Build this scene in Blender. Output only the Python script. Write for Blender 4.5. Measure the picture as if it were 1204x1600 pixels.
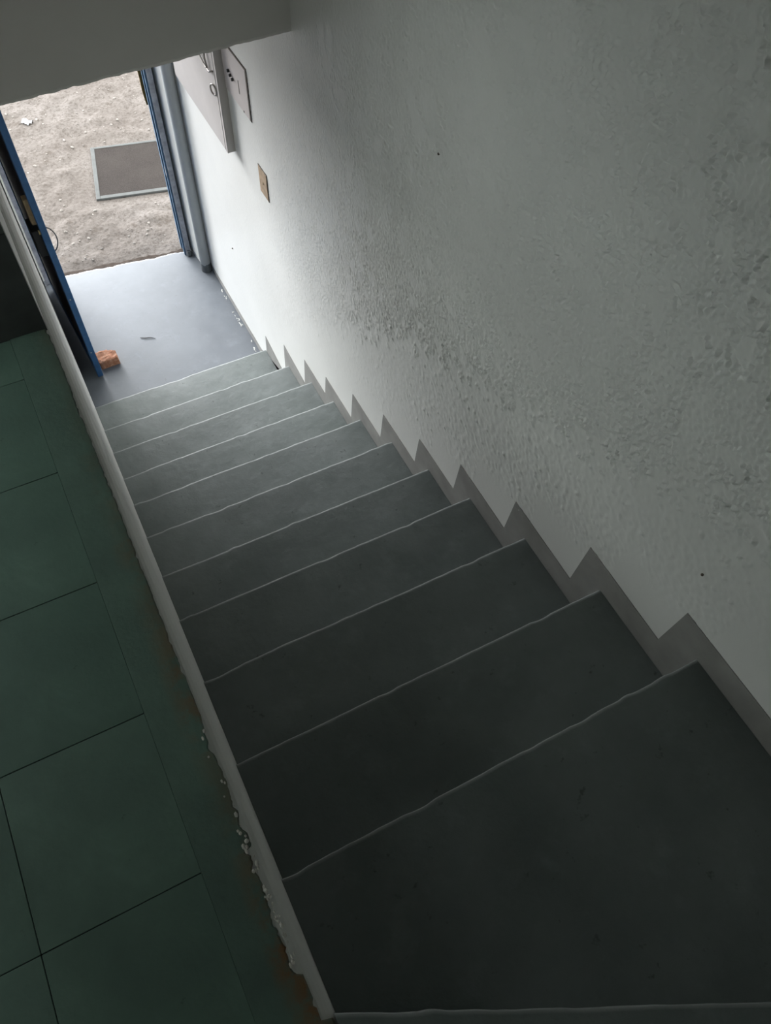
import bpy, bmesh, math, random
import numpy as np
from mathutils import Vector, Matrix, noise

random.seed(7)
rng = np.random.default_rng(11)
S = bpy.context.scene
C = S.collection
for o in list(bpy.data.objects):
    bpy.data.objects.remove(o)

# ------------------------------------------------------------------ camera
CAM = (0.0273, -3.3418, 3.7543)
YAW, PITCH, ROLL = math.radians(-29.44), math.radians(57.016), math.radians(2.778)
cam = bpy.data.cameras.new('camera')
cam.sensor_fit = 'VERTICAL'
cam.sensor_height = 36.0
cam.lens = 36.0 * 1255.3 / 1600.0
cam.clip_start = 0.02
cam_ob = bpy.data.objects.new('camera', cam)
C.objects.link(cam_ob)
_f = Vector((-math.sin(YAW) * math.cos(PITCH), math.cos(YAW) * math.cos(PITCH), -math.sin(PITCH)))
_r0 = Vector((math.cos(YAW), math.sin(YAW), 0))
_u0 = _r0.cross(_f)
_r = math.cos(ROLL) * _r0 + math.sin(ROLL) * _u0
_u = -math.sin(ROLL) * _r0 + math.cos(ROLL) * _u0
M = Matrix((_r, _u, -_f)).transposed().to_4x4()
M.translation = CAM
cam_ob.matrix_world = M
S.camera = cam_ob

# ------------------------------------------------------------------ world, exposure
S.view_settings.view_transform = 'Standard'
S.view_settings.look = 'None'
S.view_settings.gamma = 1.0
S.view_settings.use_curve_mapping = False
S.view_settings.exposure = 0.7
SKY = 3.0
w = bpy.data.worlds.new('overcast_sky')
S.world = w
w.use_nodes = True
bg = w.node_tree.nodes['Background']
bg.inputs['Color'].default_value = (0.985, 1.0, 0.985, 1)
bg.inputs['Strength'].default_value = SKY
# veiled sun behind the clouds, ahead of the door
sun = bpy.data.lights.new('veiled_sun', 'SUN')
sun.energy = 6.5
sun.angle = math.radians(32)
sun.color = (0.97, 0.98, 1.0)
sun_ob = bpy.data.objects.new('veiled_sun', sun)
C.objects.link(sun_ob)
_d = Vector((0.24, -1.0, -0.23))           # direction the light travels
sun_ob.rotation_euler = _d.to_track_quat('-Z', 'Y').to_euler()
sun_ob.location = (-2, 8, 6)

# ------------------------------------------------------------------ materials
def new_mat(name):
    m = bpy.data.materials.new(name)
    m.use_nodes = True
    nt = m.node_tree
    return m, nt, nt.nodes['Principled BSDF']

def node(nt, typ, **kw):
    n = nt.nodes.new(typ)
    for k, v in kw.items():
        if k in n.inputs:
            n.inputs[k].default_value = v
        else:
            setattr(n, k, v)
    return n

def ramp(nt, src, stops):
    r = nt.nodes.new('ShaderNodeValToRGB')
    e = r.color_ramp.elements
    while len(e) < len(stops):
        e.new(0.5)
    for el, (p, c) in zip(e, stops):
        el.position = p
        el.color = (*c, 1) if len(c) == 3 else c
    nt.links.new(src, r.inputs[0])
    return r.outputs[0]

def noise_fac(nt, scale, detail=4, rough=0.55, coord=None, stretch=None):
    if coord is None:
        tc = nt.nodes.new('ShaderNodeTexCoord')
        coord = tc.outputs['Object']
    if stretch:
        mp = nt.nodes.new('ShaderNodeMapping')
        mp.inputs['Scale'].default_value = stretch
        nt.links.new(coord, mp.inputs[0])
        coord = mp.outputs[0]
    n = node(nt, 'ShaderNodeTexNoise', Scale=scale, Detail=detail, Roughness=rough)
    nt.links.new(coord, n.inputs['Vector'])
    return n.outputs['Fac']

def mixc(nt, fac, a, b, mode='MIX'):
    m = nt.nodes.new('ShaderNodeMix')
    m.data_type = 'RGBA'
    m.blend_type = mode
    for sock, v in ((0, fac), (6, a), (7, b)):
        if hasattr(v, 'links'):
            nt.links.new(v, m.inputs[sock])
        elif sock == 0:
            m.inputs[0].default_value = v
        else:
            m.inputs[sock].default_value = (*v, 1)
    return m.outputs[2]

def bump(nt, bsdf, height, strength, dist):
    b = node(nt, 'ShaderNodeBump', Strength=strength, Distance=dist)
    nt.links.new(height, b.inputs['Height'])
    nt.links.new(b.outputs[0], bsdf.inputs['Normal'])

def simple(name, col, rough=0.6, var=0.12, scale=18, metal=0.0, bmp=0.15, bdist=0.002):
    m, nt, b = new_mat(name)
    f = noise_fac(nt, scale)
    lo = tuple(c * (1 - var) for c in col)
    hi = tuple(min(1, c * (1 + var)) for c in col)
    nt.links.new(ramp(nt, f, [(0.3, lo), (0.7, hi)]), b.inputs['Base Color'])
    b.inputs['Roughness'].default_value = rough
    b.inputs['Metallic'].default_value = metal
    if rough >= 0.7:
        b.inputs['Specular IOR Level'].default_value = 0.12
    if bmp:
        bump(nt, b, f, bmp, bdist)
    return m

def paint_floor(name, lo, hi, stain, rough=0.5, relief=0.5):
    """worn brushed floor paint with grime spots"""
    m, nt, b = new_mat(name)
    big = noise_fac(nt, 3.2, 5, 0.6)
    c = ramp(nt, big, [(0.32, lo), (0.70, hi)])
    sp = noise_fac(nt, 26, 3, 0.7)
    c = mixc(nt, ramp(nt, sp, [(0.66, (0, 0, 0)), (0.74, (0.7, 0.7, 0.7))]), c, stain)
    dust = noise_fac(nt, 9, 6, 0.7)
    c = mixc(nt, ramp(nt, dust, [(0.55, (0, 0, 0)), (0.8, (0.35, 0.35, 0.35))]), c, tuple(v * 1.5 for v in hi))
    at = nt.nodes.new('ShaderNodeAttribute')
    at.attribute_name = 'wear'
    c = mixc(nt, at.outputs['Fac'], c, (0.42, 0.44, 0.43))
    nt.links.new(c, b.inputs['Base Color'])
    nt.links.new(ramp(nt, dust, [(0.3, (rough - .08,) * 3), (0.7, (rough + .12,) * 3)]), b.inputs['Roughness'])
    b.inputs['Specular IOR Level'].default_value = 0.4
    fine = noise_fac(nt, 14, 8, 0.62)
    bump(nt, b, fine, relief, 0.006)
    return m

M_STEP = paint_floor('grey_green_floor_paint', (0.138, 0.162, 0.155), (0.206, 0.229, 0.226), (0.07, 0.08, 0.074))
M_LAND = paint_floor('sky_tinted_floor_paint', (0.152, 0.168, 0.190), (0.185, 0.203, 0.228), (0.10, 0.11, 0.12), 0.42, 0.16)  # the step paint again, with the sky's blue put into the colour
M_SKIRT = simple('grey_skirting_paint', (0.29, 0.285, 0.27), 0.55, 0.15, 9)

def wall_paint(name, col, bstr=0.25, gloss=0.62):
    m, nt, b = new_mat(name)
    f = noise_fac(nt, 1.7, 5, 0.6)
    c = ramp(nt, f, [(0.3, tuple(v * 0.92 for v in col)), (0.7, col)])
    sp = noise_fac(nt, 11, 3, 0.7)
    c = mixc(nt, ramp(nt, sp, [(0.74, (0, 0, 0)), (0.80, (0.35,) * 3)]), c, (0.30, 0.30, 0.27))
    nt.links.new(c, b.inputs['Base Color'])
    b.inputs['Roughness'].default_value = gloss
    b.inputs['Specular IOR Level'].default_value = 0.5 if gloss < 0.5 else 0.3
    bump(nt, b, noise_fac(nt, 120, 4, 0.6), bstr, 0.0012)
    return m

M_STUCCO = wall_paint('white_stucco_paint', (0.83, 0.83, 0.80), 0.25, 0.40)
M_WALL = wall_paint('off_white_wall_paint', (0.76, 0.76, 0.73))
M_BEAM = wall_paint('dull_white_beam_paint', (0.82, 0.79, 0.75), 0.15)
M_PLASTER = simple('bare_plaster', (0.62, 0.60, 0.55), 0.9, 0.2, 60, bmp=0.5)

def green_tile():
    m, nt, b = new_mat('green_floor_tile_paint')
    oi = nt.nodes.new('ShaderNodeObjectInfo')
    big = noise_fac(nt, 5, 6, 0.62)
    c = ramp(nt, big, [(0.30, (0.098, 0.158, 0.128)), (0.55, (0.128, 0.206, 0.166)), (0.75, (0.165, 0.262, 0.212))])
    c = mixc(nt, ramp(nt, oi.outputs['Random'], [(0, (0, 0, 0)), (1, (0.35,) * 3)]), c, (0.045, 0.10, 0.075))
    sp = noise_fac(nt, 30, 3, 0.7)
    c = mixc(nt, ramp(nt, sp, [(0.68, (0, 0, 0)), (0.76, (0.6,) * 3)]), c, (0.03, 0.05, 0.04))
    ye = noise_fac(nt, 13, 2, 0.5)
    c = mixc(nt, ramp(nt, ye, [(0.76, (0, 0, 0)), (0.80, (0.35,) * 3)]), c, (0.16, 0.15, 0.06))
    nt.links.new(c, b.inputs['Base Color'])
    b.inputs['Roughness'].default_value = 0.55
    bump(nt, b, noise_fac(nt, 22, 8, 0.65), 0.35, 0.004)
    return m
M_GREEN = green_tile()

def green_edge():
    m, nt, b = new_mat('green_edge_screed_paint')
    big = noise_fac(nt, 6, 6, 0.62)
    c = ramp(nt, big, [(0.30, (0.088, 0.142, 0.115)), (0.75, (0.134, 0.216, 0.174))])
    at = nt.nodes.new('ShaderNodeAttribute')
    at.attribute_name = 'wear'
    rust = noise_fac(nt, 16, 5, 0.7)
    mul = node(nt, 'ShaderNodeMath', operation='MULTIPLY')
    nt.links.new(at.outputs['Fac'], mul.inputs[0])
    nt.links.new(ramp(nt, rust, [(0.38, (0, 0, 0)), (0.54, (1, 1, 1))]), mul.inputs[1])
    c = mixc(nt, mul.outputs[0], c, (0.20, 0.105, 0.04))
    nt.links.new(c, b.inputs['Base Color'])
    b.inputs['Roughness'].default_value = 0.6
    bump(nt, b, noise_fac(nt, 30, 8, 0.65), 0.5, 0.004)
    return m
M_GEDGE = green_edge()
M_GROUT = simple('dark_joint_grime', (0.012, 0.02, 0.016), 0.9, 0.2, 40)
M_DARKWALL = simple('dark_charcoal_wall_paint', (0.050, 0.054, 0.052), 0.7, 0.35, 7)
M_DARKWALL2 = simple('grey_green_dado_paint', (0.085, 0.095, 0.08), 0.7, 0.25, 7)

def dirt():
    m, nt, b = new_mat('packed_dirt')
    a = noise_fac(nt, 1.6, 6, 0.6)
    c = ramp(nt, a, [(0.28, (0.112, 0.098, 0.090)), (0.5, (0.141, 0.126, 0.117)), (0.72, (0.170, 0.155, 0.147))])
    g = noise_fac(nt, 45, 6, 0.75)
    c = mixc(nt, ramp(nt, g, [(0.36, (0.75,) * 3), (0.52, (0, 0, 0))]), c, (0.070, 0.059, 0.050))
    c = mixc(nt, ramp(nt, g, [(0.60, (0, 0, 0)), (0.72, (0.7,) * 3)]), c, (0.23, 0.215, 0.20))
    dk = noise_fac(nt, 7, 5, 0.7)
    c = mixc(nt, ramp(nt, dk, [(0.56, (0, 0, 0)), (0.70, (0.75,) * 3)]), c, (0.075, 0.062, 0.052))
    nt.links.new(c, b.inputs['Base Color'])
    b.inputs['Roughness'].default_value = 0.95
    b.inputs['Specular IOR Level'].default_value = 0.1
    sk = noise_fac(nt, 28, 6, 0.8)
    c2 = mixc(nt, ramp(nt, sk, [(0.62, (0, 0, 0)), (0.70, (0.8,) * 3)]), c, (0.055, 0.045, 0.038))
    nt.links.new(c2, b.inputs['Base Color'])
    bump(nt, b, noise_fac(nt, 70, 6, 0.7), 0.6, 0.008)
    return m
M_DIRT = dirt()
M_PEBBLE = simple('pale_pebble', (0.22, 0.205, 0.19), 0.8, 0.35, 20)
M_THRSHADE = simple('threshold_shade_brown', (0.055, 0.043, 0.036), 0.95, 0.25, 30)  # dark brown for the shadow line beyond the landing edge
M_BLUE = simple('blue_steel_paint', (0.030, 0.105, 0.250), 0.42, 0.25, 14)
M_BLUEF = simple('weathered_blue_frame_paint', (0.055, 0.115, 0.190), 0.5, 0.4, 22)
M_FGREY = simple('pale_grey_frame_paint', (0.33, 0.34, 0.38), 0.5, 0.3, 25)  # pale grey, also carries the lit look of the left jamb
M_MAROON = simple('maroon_door_panel', (0.055, 0.026, 0.026), 0.5, 0.3, 12)
M_BLACK = simple('black_lock_metal', (0.015, 0.015, 0.017), 0.45, 0.3, 30)
M_BEIGE = simple('beige_wood_block', (0.42, 0.32, 0.20), 0.7, 0.2, 30)
M_BRASS = simple('brass', (0.75, 0.58, 0.28), 0.35, 0.1, 30, metal=0.7)
M_WIRE = simple('bent_steel_wire', (0.20, 0.19, 0.18), 0.4, 0.2, 30, metal=0.6)
M_BOX = simple('cream_cabinet_enamel', (0.52, 0.49, 0.475), 0.4, 0.05, 6, bmp=0.05)
M_BOXMETAL = simple('dull_latch_metal', (0.40, 0.37, 0.34), 0.4, 0.2, 40, metal=0.5)
M_PLATE = simple('pinkish_cover_plate', (0.66, 0.60, 0.58), 0.45, 0.04, 8, bmp=0.05)
M_PLATEGAP = simple('dark_cover_gap', (0.10, 0.085, 0.07), 0.8, 0.2, 30)
M_SWITCH = simple('black_switch_plastic', (0.02, 0.022, 0.02), 0.4, 0.2, 40)
M_SOCK = simple('tan_blank_cover', (0.40, 0.29, 0.19), 0.6, 0.25, 40)
M_PIPE = simple('white_downpipe_paint', (0.44, 0.455, 0.46), 0.85, 0.05, 8, bmp=0.08)
M_PIPEFOOT = simple('dark_grey_paint_foot', (0.10, 0.11, 0.115), 0.5, 0.3, 30)

def brick_mat():
    m, nt, b = new_mat('broken_orange_brick')
    f = noise_fac(nt, 60, 5, 0.7)
    c = ramp(nt, f, [(0.3, (0.36, 0.14, 0.075)), (0.55, (0.52, 0.25, 0.15)), (0.70, (0.72, 0.50, 0.38))])
    nt.links.new(c, b.inputs['Base Color'])
    b.inputs['Roughness'].default_value = 0.9
    bump(nt, b, f, 0.6, 0.004)
    return m
M_BRICK = brick_mat()

def mat_fibre():
    m, nt, b = new_mat('grey_brown_mat_fibre')
    f = noise_fac(nt, 240, 3, 0.7)
    g = noise_fac(nt, 5, 4, 0.6)
    c = ramp(nt, f, [(0.35, (0.030, 0.026, 0.025)), (0.65, (0.056, 0.050, 0.047))])
    c = mixc(nt, ramp(nt, g, [(0.4, (0, 0, 0)), (0.8, (0.4,) * 3)]), c, (0.070, 0.063, 0.058))
    nt.links.new(c, b.inputs['Base Color'])
    b.inputs['Roughness'].default_value = 0.95
    b.inputs['Specular IOR Level'].default_value = 0.03
    bump(nt, b, f, 0.9, 0.006)
    return m
M_MAT = mat_fibre()
M_RUBBER = simple('pale_grey_rubber_rim', (0.085, 0.090, 0.090), 0.7, 0.12, 20)
M_PAPER = simple('white_scrap', (0.40, 0.41, 0.43), 0.7, 0.05, 30)
M_TWIG = simple('dry_dark_twig', (0.06, 0.05, 0.045), 0.8, 0.3, 60)
M_RUST = simple('ochre_rusty_timber', (0.20, 0.13, 0.045), 0.85, 0.45, 30, bmp=0.6)

def glass_mat():
    m, nt, b = new_mat('window_glass')
    out = nt.nodes['Material Output']
    t = nt.nodes.new('ShaderNodeBsdfTransparent')
    t.inputs[0].default_value = (0.9, 0.93, 0.92, 1)
    g = node(nt, 'ShaderNodeBsdfGlossy', Roughness=0.03)
    mx = node(nt, 'ShaderNodeMixShader')
    mx.inputs[0].default_value = 0.08
    nt.links.new(t.outputs[0], mx.inputs[1])
    nt.links.new(g.outputs[0], mx.inputs[2])
    nt.links.new(mx.outputs[0], out.inputs['Surface'])
    return m
M_GLASS = glass_mat()

# ------------------------------------------------------------------ helpers
def link(name, me, m, parent=None, smooth=False, loc=(0, 0, 0), rz=0.0):
    o = bpy.data.objects.new(name, me)
    C.objects.link(o)
    if m is not None:
        me.materials.append(m)
    if parent is not None:
        o.parent = parent
    o.location = loc
    o.rotation_euler = (0, 0, rz)
    if smooth:
        me.shade_smooth()
    return o

def from_bm(name, bm, m, parent=None, smooth=False, loc=(0, 0, 0), rz=0.0):
    bmesh.ops.recalc_face_normals(bm, faces=bm.faces)
    me = bpy.data.meshes.new(name)
    bm.to_mesh(me)
    bm.free()
    return link(name, me, m, parent, smooth, loc, rz)

def bm_box(bm, x0, x1, y0, y1, z0, z1, bev=0.0, segs=2):
    vs = [bm.verts.new((x, y, z)) for z in (z0, z1) for y in (y0, y1) for x in (x0, x1)]
    fs = [(0, 1, 3, 2), (4, 6, 7, 5), (0, 4, 5, 1), (2, 3, 7, 6), (0, 2, 6, 4), (1, 5, 7, 3)]
    faces = [bm.faces.new([vs[i] for i in f]) for f in fs]
    if bev > 0:
        edges = list({e for f in faces for e in f.edges})
        bmesh.ops.bevel(bm, geom=edges, offset=bev, segments=segs, affect='EDGES', profile=0.5)

def box(name, x0, x1, y0, y1, z0, z1, m, parent=None, bev=0.0, loc=(0, 0, 0), rz=0.0):
    bm = bmesh.new()
    bm_box(bm, x0, x1, y0, y1, z0, z1, bev)
    return from_bm(name, bm, m, parent, False, loc, rz)

def tube(name, pts, r, m, parent=None, sides=10, cap=True):
    bm = bmesh.new()
    pts = [Vector(p) for p in pts]
    rings = []
    up = None
    for i, p in enumerate(pts):
        t = (pts[min(i + 1, len(pts) - 1)] - pts[max(i - 1, 0)]).normalized()
        if up is None:
            up = Vector((0, 0, 1)) if abs(t.z) < 0.9 else Vector((1, 0, 0))
        a = t.cross(up).normalized()
        up = a.cross(t).normalized()
        rr = r[i] if isinstance(r, (list, tuple)) else r
        rings.append([bm.verts.new(p + rr * (math.cos(k * 2 * math.pi / sides) * a + math.sin(k * 2 * math.pi / sides) * up)) for k in range(sides)])
    for A, B in zip(rings, rings[1:]):
        for k in range(sides):
            bm.faces.new((A[k], A[(k + 1) % sides], B[(k + 1) % sides], B[k]))
    if cap:
        bm.faces.new(list(reversed(rings[0])))
        bm.faces.new(rings[-1])
    return from_bm(name, bm, m, parent, True)

def thing(name, label, cat, loc=(0, 0, 0), rz=0.0, group=None):
    o = bpy.data.objects.new(name, None)
    o.empty_display_size = 0.1
    C.objects.link(o)
    o.location = loc
    o.rotation_euler = (0, 0, rz)
    return tag(o, label, cat, group)

def tag(o, label, cat, group=None):
    o['label'] = label
    o['category'] = cat
    if group:
        o['group'] = group
    return o

def struct(o, label=None):
    o['kind'] = 'structure'
    if label:
        o['label'] = label
    return o

def n1(x, seed, f=1.0):
    return noise.noise(Vector((x * f, seed * 3.17, seed * 1.31)))

def band_field(ny, nz, step, lo, hi, seed):
    """band-passed random relief, wavelengths between lo and hi metres, unit deviation"""
    r = np.random.default_rng(seed).standard_normal((ny, nz))
    fy = np.fft.fftfreq(ny, step)[:, None]
    fz = np.fft.fftfreq(nz, step)[None, :]
    k = np.sqrt(fy * fy + fz * fz) + 1e-9
    g = np.exp(-(k * lo) ** 2 * 0.7) * (1 - np.exp(-(k * hi) ** 2 * 0.7))
    f = np.fft.ifft2(np.fft.fft2(r) * g).real
    return f / f.std()

def grid_mesh(name, P, mask=None):
    """mesh from an (a, b, 3) array of points; quads where all corners pass the mask"""
    a, b = P.shape[:2]
    idx = np.arange(a * b).reshape(a, b)
    q = np.stack([idx[:-1, :-1], idx[1:, :-1], idx[1:, 1:], idx[:-1, 1:]], -1).reshape(-1, 4)
    if mask is not None:
        mk = mask.reshape(-1)
        q = q[mk[q].any(axis=1)]
    used = np.unique(q)
    re = np.full(a * b, -1)
    re[used] = np.arange(len(used))
    q = re[q]
    v = P.reshape(-1, 3)[used]
    me = bpy.data.meshes.new(name)
    me.vertices.add(len(v))
    me.vertices.foreach_set('co', v.astype(np.float32).ravel())
    me.loops.add(q.size)
    me.loops.foreach_set('vertex_index', q.astype(np.int32).ravel())
    me.polygons.add(len(q))
    me.polygons.foreach_set('loop_start', np.arange(0, q.size, 4, dtype=np.int32))
    me.update(calc_edges=True)
    return me

# ------------------------------------------------------------------ dimensions
W = 1.065                                   # stair width
H = 2.16                                    # upper floor level
XR = -1.30                                  # upper room, inner face of its left wall
NOSE = [(0.088, 0.135), (-0.312, 0.372), (-0.648, 0.573), (-0.930, 0.716), (-1.232, 0.903), (-1.530, 1.082),
        (-1.822, 1.251), (-2.101, 1.424), (-2.402, 1.600), (-2.723, 1.803), (-3.037, 1.989)]
def stair_z(y):
    for (y0, z0), (y1, z1) in zip(NOSE, NOSE[1:]):
        if y1 < y <= y0:
            return z0
    return 0.0 if y > NOSE[0][0] else (NOSE[-1][1] if y > -3.5 else H)

# ------------------------------------------------------------------ setting: right wall in stucco
st = 0.005
ys = np.arange(-3.75, 1.175, st)
zs = np.arange(0.0, 3.42, st)
Y, Z = np.meshgrid(ys, zs, indexing='ij')
rel = band_field(len(ys), len(zs), st, 0.0080, 0.022, 3)
rel = np.tanh(rel * 0.9) * 0.5
patch = band_field(len(ys), len(zs), st, 0.10, 0.40, 5)
zb = np.where(Y < -1.61, 1.78 - 0.48 * (Y + 1.61), 1.78 - 0.80 * (Y + 1.61))
edge = Z - zb + 0.06 * band_field(len(ys), len(zs), st, 0.05, 0.22, 6)
mask_s = np.clip(edge / 0.028 + 0.5, 0, 1)
amp = mask_s * np.clip(0.95 + 0.25 * patch, 0.40, 1.25) * np.clip(2.6 - 1.5 * np.maximum(patch, 0), 0.12, 1.0)
lump = np.clip(band_field(len(ys), len(zs), st, 0.010, 0.05, 8) - 2.0, 0, 1) * (1 - mask_s) * 1.0
rough = 0.06 * band_field(len(ys), len(zs), st, 0.02, 0.15, 9)
fade = np.interp(Y, [-2.7, -2.2, -1.6, -1.0, 0.0], [2.6, 2.4, 1.2, 0.42, 0.20])
fade = np.where((Y > 0.10) & (Z > 1.36), 0.05, fade)
low = np.clip((Z - np.array([stair_z(v) for v in ys])[:, None] - 0.20) / 0.10, 0, 1)
hgt = (rel * amp * 0.0050 + 0.0009 * mask_s + lump * 0.0024 + rough * 0.003) * fade * low
P = np.stack([W - hgt, Y, Z], -1)
sz = np.array([stair_z(y) for y in ys])[:, None]
me = grid_mesh('wall_right', P, Z > sz - 0.06)
wall_right = struct(link('wall_right', me, M_STUCCO, smooth=True), 'white stucco stairwell wall, smooth along the steps')
bm = bmesh.new()
bm_box(bm, W + 0.010, W + 0.14, -5.2, 1.175, -0.1, 4.8)
ob = from_bm('backing', bm, M_WALL, wall_right)
bm = bmesh.new()
bm_box(bm, W, W + 0.02, -5.2, 1.175, 3.41, 4.8)
bm_box(bm, W, W + 0.02, -5.2, -3.745, 1.9, 3.41)
from_bm('upper_plaster', bm, M_STUCCO, wall_right)

# ------------------------------------------------------------------ setting: left wall below the upper floor (slightly battered)
def xl(z):
    return -0.0005
bm = bmesh.new()
ny = 170
prev = None
for i in range(ny + 1):
    y = -3.62 + (1.36 + 3.62) * i / ny
    wob = 0.0
    top = H - 0.004 + 0.003 * n1(y, 9, 14)
    ring = [bm.verts.new((xl(z) + wob * min(1, z), y, z)) for z in (-0.08, 0.3, 0.8, 1.4, 1.9, 2.11)]
    for a, dz in ((0.006, 0.022), (0.012, 0.011), (0.019, 0.004), (0.030, 0.0)):
        ring.append(bm.verts.new((xl(2) - a + wob, y, top - dz)))
    ring.append(bm.verts.new((-0.16, y, top)))
    ring.append(bm.verts.new((-0.16, y, -0.08)))
    if prev:
        for k in range(len(ring)):
            bm.faces.new((prev[k], ring[k], ring[(k + 1) % len(ring)], prev[(k + 1) % len(ring)]))
    else:
        bm.faces.new(ring)
    prev = ring
bm.faces.new(list(reversed(prev)))
wall_left = struct(from_bm('wall_left', bm, M_WALL, smooth=False), 'off white plastered wall under the green floor edge')
bm = bmesh.new()
bm_box(bm, -0.16, -0.021, -1.4955, 1.36, H - 0.004, 4.8)
from_bm('upper_return', bm, M_WALL, wall_left)

# dark wall at the far end of the green floor
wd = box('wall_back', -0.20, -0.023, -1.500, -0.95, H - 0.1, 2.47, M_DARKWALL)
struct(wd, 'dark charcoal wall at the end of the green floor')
box('upper_band', -0.20, -0.023, -1.497, -0.95, 2.47, 4.8, M_DARKWALL2, wd)
box('far_wall', XR - 0.02, -0.19, -1.0, -0.9, H - 0.1, 4.8, M_WALL, wd)

# beam / slab front over the lower flight, wavy lower edge
bm = bmesh.new()
nx = 170
prev = None
for i in range(nx + 1):
    x = -0.021 + (W + 0.021) * i / nx
    t = i / nx
    zb_ = 2.336 + 0.020 * t + 0.0035 * n1(x, 2, 9) + 0.004 * max(0, n1(x, 3, 22)) + 0.0025 * n1(x, 5, 50)
    yb = -0.703 - 0.012 * (1 - t)
    ring = [bm.verts.new(p) for p in ((x, yb, 4.8), (x, yb, zb_ + 0.012), (x, yb + 0.003, zb_ + 0.002), (x, yb + 0.012, zb_),
                                      (x, yb + 0.06, 2.352), (x, 1.40, 2.352), (x, 1.40, 4.8))]
    if prev:
        for k in range(len(ring)):
            bm.faces.new((prev[k], ring[k], ring[(k + 1) % len(ring)], prev[(k + 1) % len(ring)]))
    else:
        bm.faces.new(ring)
    prev = ring
bm.faces.new(list(reversed(prev)))
beam = from_bm('trim_1', bm, M_BEAM)
struct(beam, 'grey dropped beam face with a rough lower edge above the doorway')

# front wall with the doorway (turned a little)
FA = math.radians(-7.0)
FC = Vector((0.5, 1.40, 0))
front = bpy.data.objects.new('wall_front', None)
C.objects.link(front)
front.location = FC
front.rotation_euler = (0, 0, FA)
struct(front, 'white front wall around the open doorway')
bm = bmesh.new()
_inv = Matrix.Rotation(-FA, 4, 'Z')
loop = [_inv @ (Vector((px, py, 0)) - FC) for px, py in ((1.016, 1.165), (0.997, 1.335), (0.996, 1.46), (1.2, 1.46), (1.2, 1.165))]
lo_ = [bm.verts.new((p.x, p.y, -0.1)) for p in loop]
hi_ = [bm.verts.new((p.x, p.y, 2.36)) for p in loop]
bm.faces.new(list(reversed(lo_)))
bm.faces.new(hi_)
for k in range(5):
    bm.faces.new((lo_[k], lo_[(k + 1) % 5], hi_[(k + 1) % 5], hi_[k]))
from_bm('reveal_right', bm, M_STUCCO, front)
box('reveal_left', -0.75, -0.485, -0.02, 0.10, -0.1, 2.36, M_WALL, front)
box('lintel', -0.75, 0.68, -0.02, 0.10, 2.14, 2.36, M_WALL, front)
box('upper_facade', -3.4, 3.2, 0.02, 0.20, 2.36, 4.8, M_WALL, front)
box('facade_left', -3.4, -0.75, -0.02, 0.10, -0.2, 2.36, M_WALL, front)
box('facade_right', 0.68, 3.2, -0.02, 0.10, -0.2, 2.36, M_WALL, front)

# upper room shell

room = box('wall_left_upper', XR - 0.15, XR, -5.2, -2.30, H - 0.1, 4.8, M_WALL)
struct(room, 'upper room wall with a low window')
box('wall_panel', XR - 0.15, XR, -1.05, -0.9, H - 0.1, 4.8, M_WALL, room)
box('wall_panel', XR - 0.15, XR, -2.30, -1.05, 3.15, 4.8, M_WALL, room)
box('wall_panel', XR - 0.15, XR, -2.30, -1.05, H - 0.1, 2.22, M_WALL, room)
def window(name, loc, hw, hh, rz, label):
    win = bpy.data.objects.new(name, None)
    C.objects.link(win)
    win.location = loc
    win.rotation_euler = (0, 0, rz)
    struct(win, label)
    bm = bmesh.new()
    f = 0.035
    for a in ((-hw, -hw + f, -hh, hh), (hw - f, hw, -hh, hh), (-hw + f, hw - f, -hh, -hh + f), (-hw + f, hw - f, hh - f, hh), (-0.015, 0.015, -hh + f, hh - f)):
        bm_box(bm, -0.02, 0.03, a[0], a[1], a[2], a[3])
    from_bm('window_frame', bm, M_BLUE, win)
    box('pane', 0.0, 0.004, -hw + f, -0.015, -hh + f, hh - f, M_GLASS, win)
    box('pane', 0.0, 0.004, 0.015, hw - f, -hh + f, hh - f, M_GLASS, win)
window('window_1', (XR - 0.08, -1.675, 2.685), 0.625, 0.465, 0, 'side window of the upper room')
window('fill_window_rear', (-0.55, -5.28, 2.55), 0.45, 0.20, math.pi / 2, 'unseen rear window, added to brighten the beam')  # made-up opening behind the camera, put in to light the beam face
rear = struct(box('wall_rear', XR - 0.15, -1.0, -5.35, -5.2, 1.7, 4.8, M_WALL), 'rear wall of the upper room')
box('wall_panel', -0.1, W + 0.14, -5.35, -5.2, 1.7, 4.8, M_WALL, rear)
box('wall_panel', -1.0, -0.1, -5.35, -5.2, 1.7, 2.35, M_WALL, rear)
box('wall_panel', -1.0, -0.1, -5.35, -5.2, 2.75, 4.8, M_WALL, rear)
struct(box('ceiling', XR - 0.15, W + 0.14, -5.35, -0.6, 4.8, 4.95, M_WALL), 'upper ceiling')

# ------------------------------------------------------------------ floors
# lower landing with a broken front edge
bm = bmesh.new()
nx = 120
prev = None
for i in range(nx + 1):
    x = -0.03 + (W + 0.05) * i / nx
    yf = 1.400 - math.tan(math.radians(7.0)) * (x - 0.5) + 0.022 * n1(x, 21, 5) + 0.012 * n1(x, 22, 19) + 0.006 * n1(x, 23, 60)
    ring = [bm.verts.new(p) for p in ((x, 0.05, 0), (x, 0.6, 0), (x, 1.1, 0), (x, yf - 0.02, 0.0), (x, yf - 0.006, -0.004), (x, yf, -0.014), (x, yf + 0.004, -0.09), (x, 0.05, -0.09))]
    if prev:
        for k in range(len(ring)):
            bm.faces.new((prev[k], ring[k], ring[(k + 1) % len(ring)], prev[(k + 1) % len(ring)]))
    else:
        bm.faces.new(ring)
    prev = ring
bm.faces.new(list(reversed(prev)))
landing = from_bm('floor', bm, M_LAND)
struct(landing, 'painted entrance landing at the foot of the stairs, tinted blue for the sky light')
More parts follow.
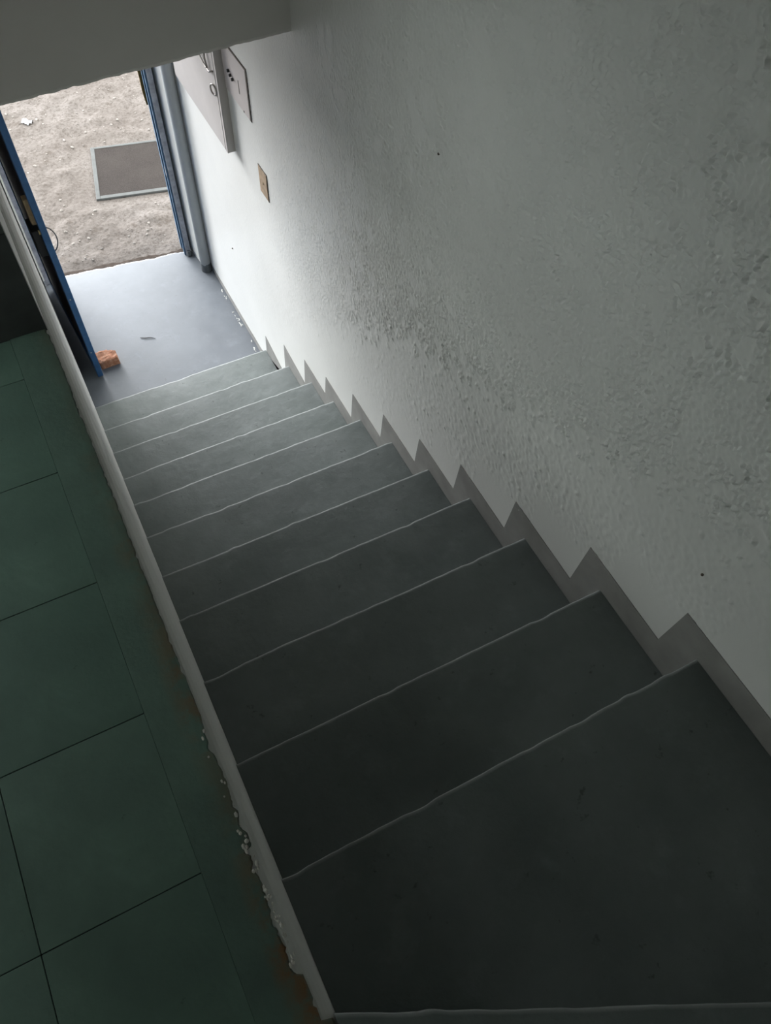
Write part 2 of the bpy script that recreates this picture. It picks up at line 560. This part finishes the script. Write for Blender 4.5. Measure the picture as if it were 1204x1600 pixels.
# threshold strip, coloured dark to stand for the shadow past the landing edge
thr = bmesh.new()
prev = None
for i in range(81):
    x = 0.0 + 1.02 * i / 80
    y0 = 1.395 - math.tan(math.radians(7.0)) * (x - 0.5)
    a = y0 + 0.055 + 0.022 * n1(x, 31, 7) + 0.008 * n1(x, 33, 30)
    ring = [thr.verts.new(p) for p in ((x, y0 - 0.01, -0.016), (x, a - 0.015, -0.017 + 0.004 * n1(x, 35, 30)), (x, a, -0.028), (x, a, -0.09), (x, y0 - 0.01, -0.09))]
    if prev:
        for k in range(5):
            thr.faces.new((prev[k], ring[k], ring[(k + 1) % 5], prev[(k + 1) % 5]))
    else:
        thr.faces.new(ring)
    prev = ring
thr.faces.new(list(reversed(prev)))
from_bm('threshold_shade', thr, M_THRSHADE, landing)

# upper green floor: tiles with recessed joints and an edge strip along the stairwell
upf = box('floor_upper', XR - 0.02, -0.1225, -5.2, -0.95, H - 0.14, H - 0.0035, M_GROUT)
struct(upf, 'green painted tiled upper floor beside the stairwell')
tw, tl = 0.290, 0.333
tx = [-0.122 - (tw + 0.0016) * k for k in range(0, 8)]
ty = [-1.4995 - 0.1585] + [-1.991 - tl * k for k in range(0, 10)]
def tile_mesh(w_, l_):
    bm = bmesh.new()
    bm_box(bm, -w_ / 2, w_ / 2, -l_ / 2, l_ / 2, -0.0033, 0, 0.0007, 1)
    bmesh.ops.recalc_face_normals(bm, faces=bm.faces)
    me_ = bpy.data.meshes.new('tile')
    bm.to_mesh(me_)
    bm.free()
    me_.materials.append(M_GREEN)
    return me_
full = tile_mesh(tw, tl - 0.0018)
edges_y = [-1.0, -1.332, -1.5005, -1.658] + [-1.991 - tl * k for k in range(0, 10)]
for ci, x1 in enumerate(tx):
    if x1 < XR:
        break
    for (ya, yb2) in zip(edges_y, edges_y[1:]):
        if ci == 0 and ya > -1.45:
            continue
        ln = ya - yb2
        mesh = full if abs(ln - tl) < 0.004 else tile_mesh(tw, ln - 0.0018)
        o = bpy.data.objects.new('tile', mesh)
        C.objects.link(o)
        o.parent = upf
        o.location = (x1 - tw / 2, (ya + yb2) / 2, H + random.uniform(-0.0007, 0.0004))
        o.rotation_euler = (random.uniform(-1, 1) * 0.0012, random.uniform(-1, 1) * 0.0012, 0)
# edge strip
bm = bmesh.new()
wl = bm.verts.layers.float.new('wear')
ny = 420
prev = None
for i in range(ny + 1):
    y = -3.62 + (3.62 - 1.497) * i / ny
    chip = max(0, n1(y, 41, 9) - 0.05) * 0.008 + max(0, n1(y, 44, 40)) * 0.009 + max(0, n1(y, 45, 75) - 0.1) * 0.008
    if -3.22 < y < -2.99:
        chip += 0.008 + 0.010 * abs(n1(y, 47, 60))
    if y > -2.6:
        chip *= 0.55
    xr = -0.0225 - chip + 0.0015 * n1(y, 43, 60)
    if y < -3.30:
        xr = -0.004 + 0.0 * y
    th = H + 0.0006 + 0.0006 * n1(y, 48, 12)
    ring = [bm.verts.new(p) for p in ((-0.1218, y, th), (-0.075, y, th + 0.0008 * n1(y, 49, 8)), (xr - 0.018, y, th), (xr - 0.003, y, th - 0.0008), (xr, y, th - 0.0035), (xr, y, H - 0.004), (-0.1218, y, H - 0.0045))]
    wv = min(1.0, 0.35 + 1.2 * max(0, n1(y, 51, 2.6) + 0.1))
    if y > -2.25:
        wv *= 0.35
    for k, v in enumerate(ring):
        v[wl] = (0, 0, 0.75, 1, 1, 1, 0)[k] * wv
    if prev:
        for k in range(7):
            bm.faces.new((prev[k], ring[k], ring[(k + 1) % 7], prev[(k + 1) % 7]))
    prev = ring
strip = from_bm('edge_strip', bm, M_GEDGE, upf)
# crumbs of white plaster along the broken edge
bm = bmesh.new()
for i in range(46):
    y = random.choice([random.uniform(-3.20, -2.98), random.uniform(-3.2, -2.7)])
    c = Vector((-0.030 + random.uniform(-0.008, 0.006), y, H - 0.001 + random.uniform(0, 0.002)))
    r = random.uniform(0.0015, 0.0042)
    res = bmesh.ops.create_icosphere(bm, subdivisions=1, radius=r, matrix=Matrix.Translation(c) @ Matrix.Diagonal((random.uniform(.7, 1.3), random.uniform(1, 2), 0.7, 1)))
crumbs = from_bm('plaster_crumbs', bm, M_PLASTER, upf)
crumbs['kind'] = 'stuff'

# ------------------------------------------------------------------ staircase
stair = thing('staircase', 'narrow concrete staircase painted dark grey green, descending to the open door', 'staircase', (W / 2, -1.5, 0))
OFF = Vector((W / 2, -1.5, 0))
def make_step(k, yl, yr, z, ybl, ybr, zprev):
    bm = bmesh.new()
    wl = bm.verts.layers.float.new('wear')
    nx = 190
    prev = None
    seed = 60 + 3.7 * k
    for i in range(nx + 1):
        t = i / nx
        x = 0.0 + (W - 0.003) * t
        y = yl + (yr - yl) * t + 0.0022 * n1(x, seed, 4) + 0.0012 * n1(x, seed + 1, 28)
        yb = ybl + (ybr - ybl) * t
        nick = max(0.0, n1(x, seed + 2, 11) - 0.28) * 0.011
        drip = max(0.0, n1(x, seed + 4, 17) - 0.30) * 0.009
        zz = z + 0.0018 * n1(x, seed + 3, 3) - nick * 0.25
        y = y - nick + drip
        r = 0.0027 + 0.0010 * n1(x, seed + 5, 20)
        prof = [(y, zprev - 0.03, 0), (y + 0.001, zz - 0.03, 0.1), (y, zz - r, .4), (y - 0.35 * r, zz - 0.35 * r, 1), (y - r, zz, .8),
                (y - 0.009, zz + 0.0004, 0.0), (y - 0.10, zz - 0.001 * n1(x, seed + 6, 6), 0), ((y + yb) / 2, zz + 0.002 * n1(x, seed + 7, 3), 0),
                (yb - 0.008, zz + 0.001, 0), (yb - 0.008, zz - 0.17, 0)]
        ring = []
        for (py, pz, wv) in prof:
            v = bm.verts.new(Vector((x, py, pz)) - OFF)
            v[wl] = wv * WEAR
            ring.append(v)
        n = len(ring)
        if prev:
            for q in range(n):
                bm.faces.new((prev[q], ring[q], ring[(q + 1) % n], prev[(q + 1) % n]))
        else:
            bm.faces.new(ring)
        prev = ring
    bm.faces.new(list(reversed(prev)))
    o = from_bm('step', bm, M_STEP, stair, smooth=False)
    for p in o.data.polygons:
        p.use_smooth = True
    try:
        o.data.set_sharp_from_angle(angle=math.radians(50))
    except Exception:
        pass
    return o
WEAR = 0.55
TOPL, TOPR = -3.297, -3.812
for k, (y, z) in enumerate(NOSE):
    zp = NOSE[k - 1][1] if k else 0.0
    if k + 1 < len(NOSE):
        make_step(k, y, y, z, NOSE[k + 1][0], NOSE[k + 1][0], zp)
    else:
        make_step(k, y, y, z, TOPL, TOPR, zp)
make_step(11, TOPL, TOPR, H + 0.001, -5.185, -5.185, NOSE[-1][1])

# painted saw-tooth skirting on the right wall, and its twin on the left
def skirt(name, x, thick, dy, dz, label):
    top = [(1.16, 0.035), (NOSE[0][0] + 0.085, 0.055)]
    for k, (y, z) in enumerate(NOSE):
        yy = y + dy + 0.012 * n1(k * 1.7, 5, 1)
        zz = z + dz + 0.010 * n1(k * 2.3, 6, 1)
        if k == 0:
            yy = y - 0.03; zz = z + 0.14
        if k == 1:
            yy = y + 0.048; zz = z + 0.125
        zbot = (NOSE[k - 1][1] if k else 0) + (dz + 0.008 * n1(k * 1.9, 8, 1) if k > 1 else 0.075 if k else 0.05)
        ylow = yy + (0.018 if k > 1 else 0.02)
        top += [(ylow, zbot), (yy, zz)]
    top += [(-3.50, NOSE[-1][1] + dz), (-3.62, 2.26), (-3.95, 2.26)]
    bot = [(1.16, -0.03)] + [p for k, (y, z) in enumerate(NOSE) for p in ((y, (NOSE[k - 1][1] if k else 0) - 0.03), (y, z - 0.03))] + [(-3.95, NOSE[-1][1] - 0.03)]
    bm = bmesh.new()
    loop = top + list(reversed(bot))
    f = bm.faces.new([bm.verts.new((x, a, b)) for a, b in loop])
    ext = bmesh.ops.extrude_face_region(bm, geom=[f])
    for v in [g for g in ext['geom'] if isinstance(g, bmesh.types.BMVert)]:
        v.co.x += thick
    bmesh.ops.triangulate(bm, faces=[q for q in bm.faces if len(q.verts) > 4])
    o = from_bm(name, bm, M_SKIRT)
    return struct(o, label)
skirt('baseboard_right', W - 0.0022, 0.006, 0.085, 0.092, 'grey saw-tooth painted skirting climbing the right wall')
# paint flakes along the foot of the right wall
bm = bmesh.new()
for i in range(60):
    y = random.uniform(0.15, 1.0)
    if n1(y, 71, 6) < -0.05:
        continue
    c = Vector((W - 0.022 + random.uniform(-0.008, 0.008), y, 0.001))
    bmesh.ops.create_icosphere(bm, subdivisions=1, radius=random.uniform(0.002, 0.006), matrix=Matrix.Translation(c) @ Matrix.Diagonal((0.8, random.uniform(1, 3), 0.35, 1)))
fl = from_bm('paint_flakes', bm, M_WALL, landing)
fl['kind'] = 'stuff'

# ------------------------------------------------------------------ door frame
frame = thing('door_frame', 'blue weathered steel door frame set in the white doorway', 'door frame', FC, FA)
box('jamb', 0.452, 0.492, -0.055, 0.055, 0.0, 2.10, M_BLUEF, frame, 0.004)
fj = box('jamb_face', 0.464, 0.4965, -0.066, -0.0555, 0.0, 2.10, M_FGREY, frame, 0.002)  # lighter grey than the blue jamb behind it
fj['label'] = 'grey inner face of the jamb'
box('stop_bead', 0.444, 0.4515, -0.004, 0.05, 0.02, 2.09, M_BLUEF, frame, 0.002)
lj = box('jamb_face', -0.486, -0.446, -0.066, -0.0555, 0.0, 2.10, M_FGREY, frame, 0.002)  # left jamb face coloured pale grey to look lit
lj['label'] = 'grey inner face of the jamb'
box('jamb', -0.484, -0.452, -0.055, 0.055, 0.0, 2.10, M_BLUEF, frame, 0.004)
box('head', -0.484, 0.492, -0.055, 0.055, 2.10, 2.138, M_BLUEF, frame, 0.004)
ft = box('jamb_foot', 0.468, 0.4965, -0.085, -0.067, 0.0, 0.045, M_PIPEFOOT, frame, 0.008)
ft['label'] = 'dark grey paint smeared foot of the jamb'
sp = box('strike_plate', 0.4505, 0.4518, -0.046, -0.010, 0.60, 0.66, M_FGREY, frame)
sp['label'] = 'bare metal strike plate'
bm = bmesh.new()
prev = None
for i in range(41):
    z = 1.02 + (2.10 - 1.02) * i / 40
    o_ = max(0, 0.022 + 0.012 * n1(z, 81, 9) - max(0, 1.10 - z) * 0.1)
    ring = [bm.verts.new(p) for p in ((0.452 - o_, 0.056, z), (0.452 - o_, 0.082, z), (0.49, 0.082, z), (0.49, 0.056, z))]
    if prev:
        for k in range(4):
            bm.faces.new((prev[k], ring[k], ring[(k + 1) % 4], prev[(k + 1) % 4]))
    else:
        bm.faces.new(ring)
    prev = ring
bm.faces.new(list(reversed(prev)))
rt = from_bm('outer_bead', bm, M_RUST, frame)
rt['label'] = 'ochre rusty outer bead'

# ------------------------------------------------------------------ door leaf, opened inwards along the left wall
FREE = Vector((0.1030, 0.43, 0.0))
HINGE = Vector((0.050, 1.335, 0.0))
dv = HINGE - FREE
LEN = dv.length
DA = math.atan2(dv.y, dv.x) - math.pi / 2      # local +y runs from the free edge to the hinge
door = thing('open_door', 'blue steel framed door standing open along the left wall, held by a brick', 'door', FREE, DA)
T = 0.0165
for (a, b_) in ((0.0, 0.055), (LEN - 0.055, LEN)):
    box('stile', -T, T, a, b_, 0.012, 2.08, M_BLUE, door, 0.003)
for (a, b_) in ((0.012, 0.09), (2.0, 2.08)):
    box('rail', -T + 0.001, T - 0.001, 0.055, LEN - 0.055, a, b_, M_BLUE, door, 0.003)
box('panel', -T + 0.006, -T + 0.012, 0.053, LEN - 0.053, 0.085, 2.005, M_MAROON, door)['label'] = 'dark maroon outer panel'
box('inner_sheet', T - 0.006, T - 0.002, 0.053, LEN - 0.053, 0.085, 2.005, M_BLUE, door)
bm = bmesh.new()
bm_box(bm, -T - 0.038, -T + 0.004, 0.075, 0.20, 0.88, 1.04, 0.006)
lock = from_bm('lock_case', bm, M_BLACK, door)
lock['label'] = 'black rim lock case'
bm = bmesh.new()
bmesh.ops.create_cone(bm, cap_ends=True, segments=20, radius1=0.012, radius2=0.011, depth=0.012, matrix=Matrix.Translation((-T - 0.002, 0.030, 1.06)) @ Matrix.Rotation(math.radians(90), 4, 'Y'))
from_bm('keyhole', bm, M_BRASS, door)['label'] = 'brass keyhole collar'
box('wood_block', -T - 0.020, -T + 0.008, 0.08, 0.125, 1.07, 1.22, M_BEIGE, door, 0.006)['label'] = 'beige wooden block above the lock'
for z in (0.22, 0.63):
    bm = bmesh.new()
    bmesh.ops.create_uvsphere(bm, u_segments=10, v_segments=6, radius=0.005, matrix=Matrix.Translation((-0.004, -0.0005, z)) @ Matrix.Diagonal((1, 0.4, 1, 1)))
    from_bm('screw', bm, M_FGREY, door)
hp = []
for i in range(15):
    t = i / 14
    hp.append((T - 0.002 + 0.036 * math.sin(math.pi * t) ** 0.6, 0.028, 1.08 - 0.15 * t))
tube('wire_handle', hp, 0.0035, M_WIRE, door, 8)['label'] = 'bent wire pull handle'
for z in (0.35, 1.05, 1.80):
    tube('hinge', [(T, LEN + 0.004, z - 0.045), (T, LEN + 0.004, z + 0.045)], 0.009, M_BLUE, door, 10)

# ------------------------------------------------------------------ brick
def rough_block(name, dx, dy, dz, m, loc, rz, cuts=7, amp=0.004):
    bm = bmesh.new()
    bm_box(bm, -dx / 2, dx / 2, -dy / 2, dy / 2, 0, dz)
    bmesh.ops.subdivide_edges(bm, edges=bm.edges[:], cuts=cuts, use_grid_fill=True)
    for v in bm.verts:
        p = v.co.copy()
        e = Vector((p.x / (dx / 2), p.y / (dy / 2), (p.z - dz / 2) / (dz / 2)))
        rnd = sum(1 for c in e if abs(c) > 0.95)
        if p.z > 0.002:
            k = (0.5 + (p.z > dz * 0.9) * 1.2)
            d = noise.noise_vector(p * 45) * amp * k + noise.noise_vector(p * 130) * amp * 0.4
            v.co += d
            if rnd >= 2:
                v.co -= Vector((e.x, e.y, e.z)) * 0.0025
        # knocked off far corner
        if e.x > 0.4 and e.y > 0.4 and p.z > 0.001:
            s = (e.x + e.y - 1.0)
            v.co += Vector((-0.016, -0.022, -0.004)) * max(0, s)
    return from_bm(name, bm, m, None, False, loc, rz)
tag(rough_block('brick', 0.118, 0.100, 0.058, M_BRICK, (0.182, 0.545, 0.0), math.radians(2)), 'broken orange brick wedged against the blue door on the landing', 'brick')

# ------------------------------------------------------------------ downpipe in the corner by the door
pipe = thing('downpipe', 'white painted downpipe with a dark foot in the corner beside the doorway', 'pipe', (1.0285, 1.088, 0))
tube('pipe', [(0, 0, 0.0), (0, 0, 1.2), (0, 0, 2.351)], 0.0335, M_PIPE, pipe, 40)
bm = bmesh.new()
prev = None
for z, r in ((0.0, 0.0365), (0.02, 0.0363), (0.05, 0.0352), (0.062, 0.0340)):
    ring = []
    for k in range(36):
        a = k * 2 * math.pi / 36
        zz = z + (0.012 * n1(math.cos(a) * 2 + 3, 91, 1.5) * (z > 0.03))
        ring.append(bm.verts.new((r * math.cos(a), r * math.sin(a), max(0, zz))))
    if prev:
        for k in range(36):
            bm.faces.new((prev[k], prev[(k + 1) % 36], ring[(k + 1) % 36], ring[k]))
    prev = ring
from_bm('pipe_foot', bm, M_PIPEFOOT, pipe, True)['label'] = 'dark grey painted collar at the foot'

# ------------------------------------------------------------------ meter cabinet on the right wall
WF = W - 0.0005
cab = thing('meter_cabinet', 'shallow cream metal cabinet with a ring latch hung on the white wall', 'cabinet', (W, 0.135, 1.40))
D0 = 0.041
box('body', -D0 + 0.004, 0.0, 0.0, 0.76, 0.03, 0.80, M_BOX, cab, 0.002)
box('door', -D0, -D0 + 0.0045, 0.026, 0.755, 0.034, 0.795, M_BOX, cab, 0.0015)
bm = bmesh.new()
bm_box(bm, -D0 + 0.001, -D0 + 0.0045, 0.0, 0.0225, 0.03, 0.80)
from_bm('front_lip', bm, M_BOX, cab)
bm = bmesh.new()
bm_box(bm, -D0 + 0.0035, -D0 + 0.0048, 0.0225, 0.026, 0.03, 0.80)
from_bm('door_gap', bm, M_PLATEGAP, cab)['label'] = 'dark gap around the cabinet door'
bm = bmesh.new()
ringpts = []
for i in range(25):
    a = 2 * math.pi * i / 24
    ringpts.append((-D0 - 0.006 - 0.006 * math.cos(a), 0.055 + 0.022 * math.cos(a), 0.315 + 0.024 * math.sin(a)))
tube('ring_latch', ringpts, 0.0042, M_BOXMETAL, cab, 8, cap=False)['label'] = 'dull metal ring latch'
tube('hasp', [(-D0 - 0.003, 0.04, 0.405), (-D0 - 0.008, 0.075, 0.388), (-D0 - 0.010, 0.14, 0.395), (-D0 - 0.008, 0.25, 0.425), (-D0 - 0.003, 0.30, 0.44)], 0.0045, M_BOXMETAL, cab, 8)['label'] = 'dull metal bent hasp'
tube('hasp', [(-D0 - 0.008, 0.10, 0.392), (-D0 - 0.010, 0.11, 0.43), (-D0 - 0.004, 0.115, 0.50)], 0.0045, M_BOXMETAL, cab, 8)

# small dark nail holes left in the right wall
for (y, z, r) in ((-2.928, 2.226, 0.0036), (-1.699, 2.502, 0.0034), (0.468, 0.617, 0.004)):
    bm = bmesh.new()
    bmesh.ops.create_uvsphere(bm, u_segments=10, v_segments=6, radius=r, matrix=Matrix.Translation((W - 0.0035, y, z)) @ Matrix.Diagonal((0.9, 1, 1.1, 1)))
    from_bm('nail_hole', bm, M_PLATEGAP, wall_right)

# cover plate with three black switches, next to the cabinet
pl = thing('switch_plate', 'pinkish flush cover plate with three black toggles next to the cabinet', 'plate', (W, -0.165, 1.749))
box('gap_frame', -0.0020, 0.004, -0.006, 0.294, -0.006, 0.224, M_PLATEGAP, pl, 0.001)['label'] = 'dark gap around the plate'
box('cover', -0.0065, -0.0005, 0.0, 0.290, 0.0, 0.218, M_PLATE, pl, 0.002)
for i, (y, z) in enumerate(((0.210, 0.116), (0.190, 0.106), (0.165, 0.100))):
    box('toggle', -0.017, -0.0062, y - 0.005, y + 0.005, z - 0.006, z + 0.006, M_SWITCH, pl, 0.002)['label'] = 'black toggle'
box('slot', -0.0072, -0.0063, 0.098, 0.105, 0.068, 0.126, M_PLATEGAP, pl)
bm = bmesh.new()
bmesh.ops.create_uvsphere(bm, u_segments=10, v_segments=6, radius=0.005, matrix=Matrix.Translation((-0.0065, 0.07, 0.006)) @ Matrix.Diagonal((0.4, 1, 1, 1)))
from_bm('screw', bm, M_SWITCH, pl)

# tan blank cover lower down on the wall
so = thing('blank_cover', 'small tan blank socket cover on the white wall below the switch plate', 'socket cover', (W, -0.235, 1.425))
box('surround', -0.0022, 0.004, -0.052, 0.052, -0.004, 0.136, M_PLATEGAP, so, 0.001)
box('cover', -0.0042, -0.0006, -0.047, 0.048, 0.0, 0.131, M_SOCK, so, 0.0015)
bm = bmesh.new()
bmesh.ops.create_uvsphere(bm, u_segments=10, v_segments=6, radius=0.007, matrix=Matrix.Translation((-0.0042, 0.0, 0.066)) @ Matrix.Diagonal((0.35, 1, 1, 1)))
from_bm('screw', bm, M_BEIGE, so)

# ------------------------------------------------------------------ outside
st = 0.012
xs = np.arange(-0.9, 3.3, st)
ys = np.arange(1.36, 4.9, st)
X, Y = np.meshgrid(xs, ys, indexing='ij')
g = 0.005 * band_field(len(xs), len(ys), st, 0.2, 0.9, 21) + 0.0015 * band_field(len(xs), len(ys), st, 0.02, 0.06, 22)
cl = band_field(len(xs), len(ys), st, 0.02, 0.06, 23)
patchy = np.clip(band_field(len(xs), len(ys), st, 0.2, 0.9, 24) * 0.6 + 0.5, 0, 1)
g += np.clip(cl - 0.9, 0, 2) * 0.006 * patchy
near = np.clip((Y - 1.45) / 0.25, 0, 1)
MC, MRZ = Vector((0.975, 2.435)), math.radians(-12)
mx = (X - MC.x) * math.cos(MRZ) + (Y - MC.y) * math.sin(MRZ)
my = -(X - MC.x) * math.sin(MRZ) + (Y - MC.y) * math.cos(MRZ)
inside = np.clip(1 - np.maximum(np.abs(mx) - 0.40, np.abs(my) - 0.36) / 0.12, 0, 1)
GZ = -0.030
P = np.stack([X, Y, GZ + g * (1 - 0.9 * inside) * (0.5 + 0.5 * near) - 0.012 * inside], -1)
ground = struct(link('ground', grid_mesh('ground', P), M_DIRT, smooth=True), 'bare trodden dirt outside the doorway')
bm = bmesh.new()
for (x0, x1, y0, y1) in ((-14, -0.9, 1.3, 18), (3.29, 16, 1.3, 18), (-0.9, 3.29, 4.88, 18), (-14, 16, -12, 1.37)):
    zq = GZ if y1 > 2 else -0.095
    bm.faces.new([bm.verts.new(p) for p in ((x0, y0, zq), (x1, y0, zq), (x1, y1, zq), (x0, y1, zq))])
from_bm('outer_ground', bm, M_DIRT, ground)

# pebbles (uncountable litter of the dirt)
bm = bmesh.new()
for i in range(420):
    x, y = random.uniform(-0.3, 2.2), random.uniform(1.5, 4.5)
    c = Vector((x, y))
    d = c - Vector(MC)
    if abs(d.x * math.cos(MRZ) + d.y * math.sin(MRZ)) < 0.38 and abs(-d.x * math.sin(MRZ) + d.y * math.cos(MRZ)) < 0.36:
        continue
    r = random.choice((0.004, 0.006, 0.008, 0.011))
    zz = GZ + g[min(len(xs) - 1, int((x + 0.9) / st)), min(len(ys) - 1, int((y - 1.36) / st))]
    bmesh.ops.create_icosphere(bm, subdivisions=1, radius=r, matrix=Matrix.Translation((x, y, zz + r * 0.2)) @ Matrix.Rotation(random.uniform(0, 3), 4, 'Z') @ Matrix.Diagonal((random.uniform(.8, 1.7), 1, random.uniform(.5, .8), 1)))
pb = from_bm('pebbles', bm, M_PEBBLE)
pb['kind'] = 'stuff'
pb['label'] = 'pale pebbles scattered over the dirt outside'
pb['category'] = 'pebbles'

# doormat lying on the dirt
mat = thing('doormat', 'grey brown doormat with a pale rubber rim lying on the dirt outside', 'doormat', (MC.x, MC.y, GZ - 0.011), MRZ)
mw, ml = 0.345, 0.330
box('fibre_top', -mw + 0.028, mw - 0.028, -ml + 0.034, ml - 0.022, 0.0, 0.014, M_MAT, mat, 0.002)
bm = bmesh.new()
for a in ((-mw, -mw + 0.03, -ml, ml), (mw - 0.03, mw, -ml, ml), (-mw + 0.03, mw - 0.03, -ml, -ml + 0.036), (-mw + 0.03, mw - 0.03, ml - 0.024, ml)):
    bm_box(bm, a[0], a[1], a[2], a[3], 0.0, 0.017, 0.003)
from_bm('rim', bm, M_RUBBER, mat)['label'] = 'pale grey rubber rim'

# white scrap near the far left of the dirt
bm = bmesh.new()
bmesh.ops.create_grid(bm, x_segments=8, y_segments=8, size=0.04)
for v in bm.verts:
    v.co.z = 0.014 + 0.02 * noise.noise(v.co * 40) + 0.008 * noise.noise(v.co * 90)
    v.co.x *= 0.8
r_ = bmesh.ops.solidify(bm, geom=bm.faces[:], thickness=0.0015)
tag(from_bm('paper_scrap', bm, M_PAPER, None, True, (0.35, 3.37, GZ + 0.0), 0.6), 'small crumpled white scrap lying on the dirt', 'litter')

# twig on the landing
tg = tube('twig', [(0.42, 0.655, 0.003), (0.45, 0.637, 0.004), (0.48, 0.628, 0.004), (0.505, 0.608, 0.003)], [0.0015, 0.0026, 0.0022, 0.001], M_TWIG, None, 6)
tag(tg, 'thin dark curled twig on the blue grey landing', 'twig')
